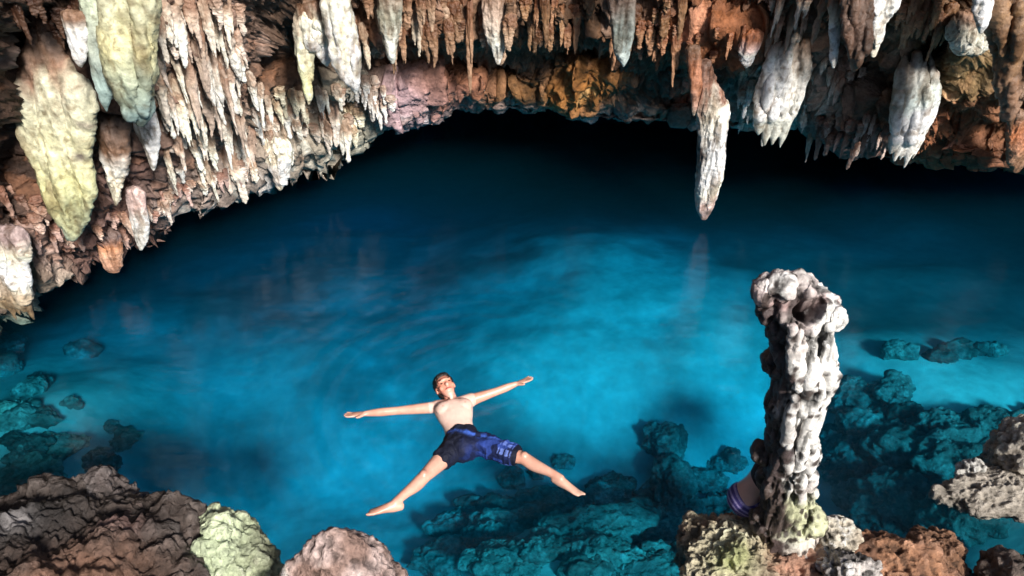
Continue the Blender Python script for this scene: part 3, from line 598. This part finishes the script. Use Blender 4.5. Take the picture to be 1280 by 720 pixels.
R_('rock', 'small pale nub at the left tip of the right ledge', A3(1213, 588, .05), (.08, .08, .09), (.62, .60, .55), (.3, .28, .25), 53, 5, .7)
R_('rock', 'dark shaded rock in the lower right corner', A3(1290, 760, .0), (.42, .4, .26), (.09, .06, .045), (.03, .025, .02), 54, 6, 1.)
# rocks under the water, things of their own
used_under = {}
def under(px, py, dz, r, seed, label, col=(.30, .31, .26), group='boulders under the water', rough=1.1):
    z = -2.; 
    for _ in range(12):
        p = A3(px, py, z); z = float(bed_height(p[0], p[1])[0])+dz
    p = A3(px, py, z)
    if seed > 61:
        fx = px/1280; sz = 'big' if r[0] > .4 else 'medium' if r[0] > .22 else 'small' if r[0] > .12 else 'tiny'; tn = 'pale' if col[0] > .3 else 'grey' if col[0] > .15 else 'dark'
        at = 'far' if py < 540 else 'middle' if py < 630 else 'near'
        sh = 'wide' if r[0] > 1.25*r[1] else 'compact'
        label = '%s %s %s %s, %s row' % (sz, sh, tn, label, at)
    return rock('submerged_rock', label, p, r, col, (.24, .25, .22), seed, 5 if r[0] > .22 else 4, rough*1.1, group=group, mat=M_ROCK, pit=.6, deep=1.)
under(832, 550, .15, (.26, .2, .2), 60, 'single submerged boulder out on the pale bed')
under(842, 600, .15, (.24, .3, .3), 61, 'upright submerged boulder left of the stalagmite foot')
rr = random.Random(8)
for i, (x, y, s_) in enumerate([(590, 640, .3), (640, 660, .45), (690, 630, .35), (720, 670, .5), (770, 640, .35), (800, 670, .42), (850, 650, .35), (880, 690, .4), (740, 705, .5), (640, 705, .5), (560, 700, .4), (820, 715, .45), (900, 640, .3), (880, 600, .28), (905, 580, .25), (570, 655, .3)]):
    s_ *= .66; under(x, y, .04, (s_*rr.uniform(.9, 1.6), s_*rr.uniform(.6, 1), s_*rr.uniform(.25, .55)), 70+i, 'submerged boulder between the swimmer and the stalagmite', group='boulder field under the water')
for i, (x, y, s_) in enumerate([(1060, 500, .35), (1090, 530, .35), (1120, 490, .3), (1070, 570, .35), (1130, 560, .5), (1180, 535, .4), (1235, 530, .35), (1150, 620, .5), (1080, 620, .4), (1200, 580, .5), (1275, 540, .4), (1110, 650, .4), (1210, 650, .5)]):
    s_ *= .85; under(x, y, .08, (s_*rr.uniform(.8, 1.3), s_*rr.uniform(.6, 1), s_*rr.uniform(.5, .9)), 90+i, 'submerged boulder right of the stalagmite', (.17, .17, .15), group='submerged boulders at the right')
for i, (x, y, s_) in enumerate([(0, 430, .3), (60, 560, .3), (10, 520, .3), (120, 580, .25), (30, 600, .35), (150, 550, .2)]):
    under(x, y, .02, (s_*1.0, s_*.75, s_*.35), 120+i, 'submerged ledge rock at the left edge of the pool', (.34, .34, .27), group='submerged ledge rocks at the left')

rr = random.Random(21)
for i in range(95):
    k = i % 5
    if k < 3: x, y = rr.gauss(735, 120), rr.gauss(660, 32)
    elif k == 3: x, y = rr.gauss(1130, 90), rr.gauss(530, 55)
    else: x, y = rr.gauss(60, 70), rr.gauss(530, 60)
    x = min(max(x, -20), 1300); y = min(max(y, 440), 725); s_ = rr.uniform(.06, .20); g_ = rr.choice((.10, .16, .24, .36, .5))*(1 if k < 3 else .5)
    where = ('between the swimmer and the stalagmite', 'right of the stalagmite', 'near the left edge')[0 if k < 3 else k-2]
    under(x, y, .03, (s_*rr.uniform(.8, 1.6), s_*rr.uniform(.6, 1.1), s_*rr.uniform(.5, 1.1)), 200+i, 'submerged stone '+where, (g_, g_, g_*.85), group='rubble '+where)

# ------------------------------------------------------------------ the stalagmite
def stalagmite():
    Y = base[1]; z0 = base[2]
    pr = [(982, 690, 96), (981, 665, 88), (980, 640, 76), (984, 600, 66), (985, 560, 64), (988, 520, 68), (995, 485, 76), (1003, 462, 84), (1001, 432, 80), (1000, 402, 84), (999, 378, 84), (992, 364, 60)]
    C = np.array([aty(a, b, Y) for a, b, _ in pr]); dep = np.array([Y*cp+(CH-c[2])*sp for c in C]); ra = np.array([p[2]/2 for p in pr])*dep/CF
    parts = [tube(C, ra*.74, ra*.68, seg=28)]
    def blob(px, py, dy, rx, ry, rz):
        c = aty(px, py, Y+dy); d = (Y+dy)*cp+(CH-c[2])*sp; k = d/CF
        return tube([c-(0, 0, rz*k*.6), c, c+(0, 0, rz*k*.6)], np.array([rx*.75, rx, rx*.75])*k, np.array([ry*.75, ry, ry*.75])*k, seg=20)
    for b in [(960, 363, .0, 14, 18, 12), (976, 358, -.03, 16, 18, 9), (1000, 364, .05, 24, 22, 11), (1033, 386, .02, 15, 20, 13), (1044, 394, -.02, 9, 16, 16), (1012, 374, -.06, 14, 14, 12),
              (1032, 464, 0, 14, 18, 17), (1024, 430, 0, 13, 20, 28), (1018, 490, 0, 10, 16, 24), (970, 455, .02, 11, 16, 18), (968, 505, 0, 9, 16, 22), (972, 405, 0, 11, 16, 20), (960, 385, .02, 12, 14, 16),
              (960, 600, .02, 9, 18, 22), (1008, 560, 0, 12, 16, 30), (958, 650, 0, 18, 20, 12), (1010, 648, -.05, 20, 20, 14), (1014, 525, 0, 8, 14, 14), (952, 568, .05, 10, 12, 12)]:
        parts.append(blob(*b))
    # drip ribs on the lit face
    rnd = random.Random(4)
    for k in range(16):
        x = 975+rnd.uniform(0, 55); y0 = rnd.uniform(375, 560); L = rnd.uniform(40, 110); q = []; rr_ = []
        for t in np.linspace(0, 1, 5):
            y = y0+L*t; xc = np.interp(y, [p[1] for p in pr[::-1]], [p[0] for p in pr[::-1]]); wd = np.interp(y, [p[1] for p in pr[::-1]], [p[2]/2 for p in pr[::-1]])
            f = max(-.9, min(.9, (x-1000)/34)); d0 = dep.mean()/CF*wd
            q.append(aty(xc+f*wd*.95, y, Y)+np.array([0, -d0*.8*math.sqrt(1-f*f), 0])); rr_.append(.008+.016*math.sin(.3+t*2.5))
        parts.append(tube(q, rr_, seg=10, sub=4))
    me = remesh(tube_mesh('stalagmite', parts, M_DRIP), .0085, 2); V = getv(me); N = getn(me)
    d = .022*ridged(V*np.array([10, 10, 1.4])+3, 4, 5)+.012*ridged(V*np.array([30, 30, 4.]), 4, 6)
    w1 = worley(V*np.array([16, 16, 9.]), 9); w2 = worley(V*np.array([34, 34, 20.]), 4); d -= .035*sst(.5, .2, w1)*sst(0, .6, fbm(V*5, 2, 14))+.012*sst(.45, .2, w2)*sst(-.2,.4,fbm(V*7,2,15))
    V2 = V+N*d[:, None]*.85
    for hx, hy, dy, rh in [(1022, 398, -.19, .10), (1008, 402, -.19, .07)]:                     # the hollow under the right knob
        c = aty(hx, hy, Y+dy); r = np.linalg.norm((V-c)/np.array([1, 1.8, .85]), axis=1); V2 += np.array([0, .82, -.57])*(.22*np.clip(1-r/rh, 0, 1)**.6*(V[:, 1] < Y))[:, None]
    hz = (V[:, 2]-z0)/2.05; n1 = fbm(V*6, 4, 12)
    c = np.tile([.82, .80, .76], (len(V), 1)); c = mixc(c, np.array([.52, .54, .26]), np.clip(sst(.34, .22, hz+.05*n1)*sst(.02, .12, hz), 0, 1)*.75)
    c = mixc(c, np.array([.46, .36, .26]), sst(.10, .0, hz)*.6)
    c = mixc(c, np.array([.40, .30, .27]), sst(.4, 1., n1)*.4)
    c = mixc(c, np.array([.62, .36, .34]), np.exp(-((hz-.98)/.04)**2)*sst(.1, .5, n1+.4)*.7)
    c = mixc(c, np.array([.07, .045, .045]), sst(.2, -.15, ((V[:, 0]-np.interp(V[:, 2], C[:, 2], C[:, 0]))*.88-(V[:, 1]-Y)*.47)/.14+.0+.6*n1)*.96*sst(.99, .95, hz))   # shade of the left flank, painted into the colour
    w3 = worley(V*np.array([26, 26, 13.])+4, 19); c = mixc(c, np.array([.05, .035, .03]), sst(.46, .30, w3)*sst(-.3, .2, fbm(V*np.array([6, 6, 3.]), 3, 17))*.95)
    hol = aty(1018, 398, Y-.17); c = mixc(c, np.array([.03, .02, .02]), np.exp(-(np.linalg.norm((V-hol)/np.array([.085, .3, .075]), axis=1))**4)*(V[:, 1] < Y))  # darkness inside the hollow, painted as near-black colour
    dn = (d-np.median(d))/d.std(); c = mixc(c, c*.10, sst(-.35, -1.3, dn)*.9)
    st = np.exp(-(((V[:, 0]-(base[0]+.20))/.035)**2))*sst(.35, .5, hz); c = mixc(c, np.array([.60, .68, .66]), st*.6)
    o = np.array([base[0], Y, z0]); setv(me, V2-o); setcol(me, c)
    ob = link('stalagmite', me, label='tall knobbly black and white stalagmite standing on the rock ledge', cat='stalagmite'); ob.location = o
stalagmite()

# ------------------------------------------------------------------ people
def nrm(v): v = np.array(v, float); return v/np.linalg.norm(v)
def ball(c, rx, ry, rz, ux=(1, 0, 0), uz=(0, 0, 1), seg=20):
    """ellipsoid with axes ux, uy, uz"""
    c = np.array(c, float); uz = nrm(uz); 
    t = np.array([-.98, -.85, -.6, -.3, 0, .3, .6, .85, .98]); r = np.sqrt(1-t*t)
    return tube([c+uz*rz*q for q in t], rx*r, ry*r, side=ux, seg=seg, sub=2, caps=False)
def hand(parts, wrist, d, n, thumb, s=1., curl=.25):
    """d along the fingers, n the back-of-hand normal, thumb side +-1"""
    d = nrm(d); n = nrm(np.array(n)-d*np.dot(n, d)); l = np.cross(n, d)*thumb
    w_ = np.array(wrist, float)
    parts.append(tube([w_-d*.02*s, w_+d*.03*s, w_+d*.075*s, w_+d*.095*s], np.array([.026, .036, .041, .038])*s, np.array([.02, .016, .014, .012])*s, side=l, seg=16))
    for f, L in zip((-.030, -.010, .010, .029), (.062, .078, .084, .074)):
        k = w_+d*.088*s+l*f*s; dd = nrm(d+l*f*4.5)
        parts.append(tube([k-dd*.01, k+dd*L*.35*s, k+dd*L*.7*s-n*curl*.012*s, k+dd*L*s-n*curl*.03*s], np.array([.0105, .0098, .009, .0075])*s, seg=10, sub=3))
    k = w_+d*.025*s+l*.030*s; dd = nrm(d*.75+l*.75)
    parts.append(tube([k-dd*.012, k+dd*.028*s, k+dd*.058*s-n*.006*s], np.array([.015, .0125, .0095])*s, seg=10, sub=3))
def foot(parts, ankle, d, up, s=1.):
    d = nrm(d); up = nrm(np.array(up)-d*np.dot(up, d)); l = np.cross(d, up); a = np.array(ankle, float)
    parts.append(tube([a-d*.05*s-up*.03*s, a-up*.025*s, a+d*.07*s-up*.035*s, a+d*.14*s-up*.048*s, a+d*.18*s-up*.052*s], np.array([.03, .036, .038, .045, .040])*s, np.array([.034, .046, .034, .021, .014])*s, side=l, seg=18))
    for i, f in enumerate((-.032, -.013, .003, .018, .031)):
        L = .045-.005*i; k = a+d*(.168-.006*i)*s-up*.053*s+l*f*s; r = .013 if i == 0 else .009
        parts.append(tube([k-d*.012, k+d*L*.5*s, k+d*L*s], [r*s, r*s, r*.8*s], seg=10, sub=3))
def head(parts, c, up, face, s=1.):
    """c centre, up to the crown, face the way it looks"""
    up = nrm(up); face = nrm(np.array(face)-up*np.dot(face, up)); l = np.cross(up, face); c = np.array(c, float)
    parts.append(ball(c+up*.025*s-face*.01*s, .076*s, .092*s, .088*s, ux=l, uz=up))
    parts.append(tube([c+up*.02*s+face*.02*s, c-up*.045*s+face*.038*s, c-up*.095*s+face*.052*s, c-up*.112*s+face*.055*s], np.array([.068, .058, .036, .02])*s, np.array([.07, .055, .034, .018])*s, side=l, seg=18))
    parts.append(tube([c+up*.025*s+face*.078*s, c+face*.092*s, c-up*.018*s+face*.108*s, c-up*.028*s+face*.092*s], np.array([.009, .011, .017, .012])*s, np.array([.01, .012, .014, .008])*s, side=l, seg=12))
    parts.append(tube([c+up*.034*s+face*.078*s-l*.05*s, c+up*.038*s+face*.088*s, c+up*.034*s+face*.078*s+l*.05*s], [.009*s, .011*s, .009*s], seg=10))
    parts.append(tube([c-up*.055*s+face*.082*s-l*.024*s, c-up*.052*s+face*.093*s, c-up*.055*s+face*.082*s+l*.024*s], [.007*s, .010*s, .007*s], seg=10))
    for q in (-1, 1):
        parts.append(ball(c+l*q*.079*s-face*.012*s-up*.005*s, .008*s, .018*s, .030*s, ux=l, uz=up, seg=12))
        parts.append(ball(c+l*q*.045*s+face*.062*s-up*.02*s, .022*s, .018*s, .022*s, ux=l, uz=up, seg=12))
def head_detail(root, c, up, face, s=1.):
    up = nrm(up); face = nrm(np.array(face)-up*np.dot(face, up)); l = np.cross(up, face); c = np.array(c, float)
    def add(nm, parts, mat, col):
        me = tube_mesh(nm, parts, mat); setcol(me, np.tile(col, (len(me.vertices), 1))); o = link(nm, me, parent=root); o.matrix_parent_inverse = root.matrix_world.inverted(); return o
    for q in (-1, 1):
        e = c+l*q*.031*s+face*.079*s+up*.012*s
        add('eye', [ball(e, .014*s, .006*s, .007*s, ux=l, uz=up, seg=12)], M_CLOTH, (.08, .04, .03))
        add('eyebrow', [tube([e+up*.022*s-l*.016*s+face*.006*s, e+up*.026*s+face*.01*s, e+up*.022*s+l*.016*s+face*.006*s], [.003, .005, .003], seg=8)], M_HAIR, (.02, .02, .02))
    add('mouth', [tube([c-up*.052*s+face*.088*s-l*.024*s, c-up*.050*s+face*.100*s, c-up*.052*s+face*.088*s+l*.024*s], [.004, .0065, .004], seg=10)], M_CLOTH, (.45, .12, .10))
    # hair: a cap over the crown and back
    parts = [ball(c+up*.036*s-face*.022*s, .084*s, .094*s, .089*s, ux=l, uz=up), ball(c+up*.085*s+face*.02*s, .06*s, .05*s, .03*s, ux=l, uz=up), ball(c-up*.02*s-face*.045*s, .074*s, .055*s, .07*s, ux=l, uz=up)]
    me = remesh(tube_mesh('hair', parts, M_HAIR), .006, 1); V = getv(me); N = getn(me)
    V2 = V+N*(.006*ridged(V*60, 2, 3))[:, None]
    # pull the hairline back off the face
    rel = V-c; f = rel@face; u = rel@up; k = sst(.045, .075, f)*sst(.085, .055, u); V2 = V2-np.outer(k*.05, face)
    setv(me, V2); o = link('hair', me, parent=root); o.matrix_parent_inverse = root.matrix_world.inverted()
def limb(parts, pts, ra, rb=None, side=(0, 0, 1)): parts.append(tube(pts, ra, rb, side=side, seg=20, sub=6))

def finish_body(parts, root, colfn):
    me = remesh(tube_mesh('body', parts, M_SKIN), .0065, 3); setcol(me, colfn(getv(me)))
    o = link('body', me, parent=root); o.matrix_parent_inverse = root.matrix_world.inverted(); return o
def swimmer():
    J = lambda x, y, z: A3(x, y, z-.018)
    neck = J(563.5, 499, .07); pel = J(579, 556, .03)
    root = bpy.data.objects.new('person', None); scn.collection.objects.link(root); root.location = (pel[0], pel[1], 0)
    bpy.context.view_layer.update()
    tag(root, 'person floating on their back with arms and legs spread, in dark blue patterned shorts', 'person')
    up = nrm(neck-pel); lat = nrm(np.cross(up, (0, 0, 1)))         # lat points to the photo's right
    n = nrm(np.cross(lat, up))
    P = []
    sL = J(546, 509, .05); sR = J(589, 500, .06)
    mid = lambda t: pel+(neck-pel)*t
    P.append(tube([mid(-.12), mid(.05), mid(.22), mid(.42), mid(.62), mid(.80), mid(.91)], [.10, .142, .126, .126, .152, .163, .085], [.075, .095, .084, .086, .108, .102, .058], side=lat, seg=28))
    for s_, q in ((sL, -1), (sR, 1)):
        P.append(ball(mid(.72)+lat*q*.075+n*.055, .082, .055, .07, ux=lat, uz=up))       # chest
        P.append(tube([mid(.86)+lat*q*.05, s_, s_+lat*q*.03], [.06, .062, .05], seg=18))  # shoulder
    P.append(tube([mid(.86), neck, J(561, 492, .12)], [.062, .055, .052], seg=18))
    hc = J(556.5, 484, .155); hup = nrm(J(551, 473, .18)-J(562, 496, .10)); hf = nrm((.05, -.25, 1)); head(P, hc, hup, hf, 1.04)
    # arms
    eL = J(495, 513.5, .045); wL = J(456, 517, .05)
    limb(P, [sL, sL*.5+eL*.5, eL, eL*.5+wL*.5, wL], [.055, .046, .037, .038, .025], [.05, .042, .034, .033, .021])
    hand(P, wL, wL-eL+np.array([0, .0, 0]), (0, -.3, -1), -1, 1.0)
    eR = J(620, 489.5, .09); wR = J(645, 480, .12)
    limb(P, [sR, sR*.5+eR*.5, eR, eR*.5+wR*.5, wR], [.055, .046, .037, .037, .025], [.05, .042, .034, .032, .021])
    hand(P, wR, wR-eR, (0, -.3, -1), 1, .92)
    # legs
    hL = J(566, 561, .02); hR = J(602, 556, .02); kL = J(530, 596, .035); aL = J(493, 629, .03); kR = J(655, 573, .045); aR = J(701, 598, .03)
    def leg(h, k, a):
        P.append(tube([h, h*.6+k*.4, k*.85+h*.15, k, k*.72+a*.28+np.array([0, 0, -.012]), k*.35+a*.65, a], [.082, .073, .056, .050, .053, .038, .030], [.08, .074, .056, .052, .050, .037, .033], side=(0, 0, 1), seg=22))
        P.append(ball(k+np.array([0, 0, .03]), .035, .035, .035))
    leg(hL, kL, aL); leg(hR, kR, aR)
    foot(P, aL, nrm((-.95, -.25, .15)), nrm((.35, .5, .8)), .98)
    foot(P, aR, nrm(np.array(aR-kR)*1.0+np.array([.15, -.05, -.03])), (.1, .35, .95), .98)
    def cf(V):
        c = np.tile([.64, .37, .28], (len(V), 1)); dt = (V-pel)@up
        torso = sst(.0, .12, dt)*sst(.62, .5, dt)*(np.abs((V-pel)@lat) < .2)
        c = mixc(c, np.array([.80, .60, .52]), torso*.8)
        c = mixc(c, np.array([.62, .25, .17]), sst(.17, .08, np.linalg.norm(V-hc, axis=1)))
        for e in (kL, kR): c = mixc(c, np.array([.60, .30, .22]), np.exp(-(np.linalg.norm(V-e-np.array([0, 0, .04]), axis=1)/.06)**2)*.6)
        for q in (-1, 1): c = mixc(c, np.array([.42, .17, .13]), np.exp(-(np.linalg.norm(V-(mid(.70)+lat*q*.095+n*.108), axis=1)/.009)**2)*.6)
        c = mixc(c, np.array([.45, .22, .16]), np.exp(-(np.linalg.norm(V-(mid(.27)+n*.09), axis=1)/.012)**2)*.8)
        c = mixc(c, c*np.array([.78, .62, .55]), sst(-.1, .8, fbm(V*7, 3, 21))*.5*(1-torso*.6))
        for q in (-1, 1): c = mixc(c, c*np.array([.72, .6, .55]), np.exp(-(np.linalg.norm(V-(mid(.60)+lat*q*.075+n*.10), axis=1)/.035)**2)*.0)
        return c*(1+.10*vnoise(V*14, 3)+.08*vnoise(V*45, 4))[:, None]*np.array([1., .96, .95])
    finish_body(P, root, cf)
    head_detail(root, hc, hup, hf, 1.04)
    # shorts: waist, a short leg ridden up on the left and a long loose leg on the right
    Q = [tube([mid(.20), mid(.12), mid(.0), mid(-.10)], [.133, .147, .153, .10], [.094, .102, .108, .09], side=lat, seg=28)]
    Q.append(ball(mid(-.08), .118, .12, .095, ux=lat, uz=up))
    Q.append(tube([hL+(pel-hL)*.3, hL, hL+(kL-hL)*.20, hL+(kL-hL)*.34], [.098, .096, .093, .090], [.092, .093, .091, .088], side=(0, 0, 1), seg=24))
    Q.append(tube([hR+(pel-hR)*.3, hR, hR+(kR-hR)*.4, hR+(kR-hR)*.62, hR+(kR-hR)*.72], [.094, .094, .088, .089, .088], [.096, .100, .094, .092, .090], side=(0, 0, 1), seg=24))
    me = remesh(tube_mesh('swim_shorts', Q, M_CLOTH), .0065, 2); V = getv(me); N = getn(me)
    fold = .009*ridged(V*np.array([12, 12, 8.]), 3, 8); V2 = V+N*fold[:, None]
    u = (V-hR)@nrm(kR-hR); v = (V-hR)@nrm(np.cross((0, 0, 1), kR-hR)); wst = (V-pel)@up
    c = np.tile([.008, .010, .022], (len(V), 1))
    a1 = sst(.06, .1, u)*.7; nz = vnoise(V*22, 5)
    c = mixc(c, np.array([.008, .014, .06]), np.clip(sst(-.16, .06, u), 0, 1)*.8); c = mixc(c, np.array([.015, .035, .18]), sst(.1, .5, vnoise(V*17, 15))*.5*sst(-.14, .0, u))
    c = mixc(c, np.array([.035, .08, .38]), sst(.15, .4, nz)*sst(-.02, .05, u)*.55)
    blk = ((np.abs(u-.24) < .055) & (np.abs(v) < .075)).astype(float)*(np.sin(u*150) > -.5)*(np.sin(v*95+1) > -.4); c = mixc(c, np.array([.13, .20, .55]), blk*.8)
    band = np.exp(-((wst-.045+.5*((V-pel)@lat-.02))/.022)**2)*sst(-.12, -.06, (V-pel)@lat); c = mixc(c, np.array([.05, .13, .55]), band*.85*sst(-.5, .1, nz))
    hem = sst(.285, .30, u)*sst(.4, .35, u)*0; c = mixc(c, np.array([.006, .008, .02]), sst(.295, .305, u))
    setv(me, V2); setcol(me, c); o = link('swim_shorts', me, parent=root); o.matrix_parent_inverse = root.matrix_world.inverted()
swimmer()
def hidden_person():
    # sits on the ledge behind the stalagmite, facing right, most of the body behind the column
    hip = A3(931, 624, .34)
    root = bpy.data.objects.new('person', None); scn.collection.objects.link(root); root.location = (hip[0], hip[1], 0.2); bpy.context.view_layer.update()
    tag(root, 'person in purple striped shorts mostly hidden behind the stalagmite', 'person')
    X = np.array([1., 0, 0]); Z = np.array([0, 0, 1.]); Yv = np.array([0, 1., 0])
    s = .80; P = []
    chest = hip+X*.16*s+Z*.34*s; neck = hip+X*.24*s+Z*.50*s
    P.append(tube([hip-X*.02, hip+Z*.02, hip+X*.06*s+Z*.16*s, chest, neck-Z*.03], np.array([.13, .15, .13, .16, .08])*s, np.array([.11, .12, .095, .11, .06])*s, side=Yv, seg=24))
    hc = neck+X*.06+Z*.13*s; P.append(tube([neck-Z*.03, hc], [.05*s, .05*s], seg=16)); head(P, hc, Z+X*.15, X, s)
    for q in (-1, 1):
        kn = hip+X*.34*s+Yv*q*.11*s+Z*.10*s; an = kn-X*.06*s-Z*.40*s
        P.append(tube([hip+Yv*q*.08*s, hip+X*.2*s+Yv*q*.10*s+Z*.06*s, kn, kn*.6+an*.4, an], np.array([.085, .075, .055, .052, .034])*s, seg=18)); foot(P, an, X, Z, s)
        sh = neck+Yv*q*.15*s-Z*.06*s; el = sh+X*.10*s-Z*.24*s; wr = el+X*.05*s-Z*.16*s
        P.append(tube([neck-Z*.03, sh, el, wr], np.array([.05, .052, .036, .025])*s, seg=16)); hand(P, wr, X*.4-Z, X, q, s)
    finish_body(P, root, lambda V: np.tile([.62, .40, .34], (len(V), 1))*(1+.1*vnoise(V*12, 4))[:, None])
    head_detail(root, hc, Z+X*.15, X, s)
    Q = [tube([hip-Z*.05, hip-X*.01, hip+Z*.03+X*.01], np.array([.12, .160, .15])*s, np.array([.115, .142, .118])*s, side=Yv, seg=24)]
    for q in (-1, 1): Q.append(tube([hip+Yv*q*.07*s, hip+X*.12*s+Yv*q*.09*s+Z*.03], [.10*s, .095*s], seg=20))
    me = remesh(tube_mesh('swim_shorts', Q, M_CLOTH), .006, 2); V = getv(me)
    t = np.sin((V[:, 2]-hip[2])*150+(V[:, 0]-hip[0])*60+1.5*vnoise(V*10, 2)); c = mixc(np.tile([.06, .05, .20], (len(V), 1)), np.array([.30, .26, .50]), sst(.1, .6, t))
    setcol(me, c); o = link('swim_shorts', me, parent=root); o.matrix_parent_inverse = root.matrix_world.inverted()
    T = [tube([hip+X*.10*s+Z*.21*s, chest, neck-Z*.02], np.array([.142, .172, .10])*s, np.array([.107, .122, .075])*s, side=Yv, seg=24)]
    me = remesh(tube_mesh('dark_top', T, M_CLOTH), .006, 2); setcol(me, np.tile([.03, .018, .02], (len(me.vertices), 1)))
    o = link('dark_top', me, parent=root); o.matrix_parent_inverse = root.matrix_world.inverted()
hidden_person()
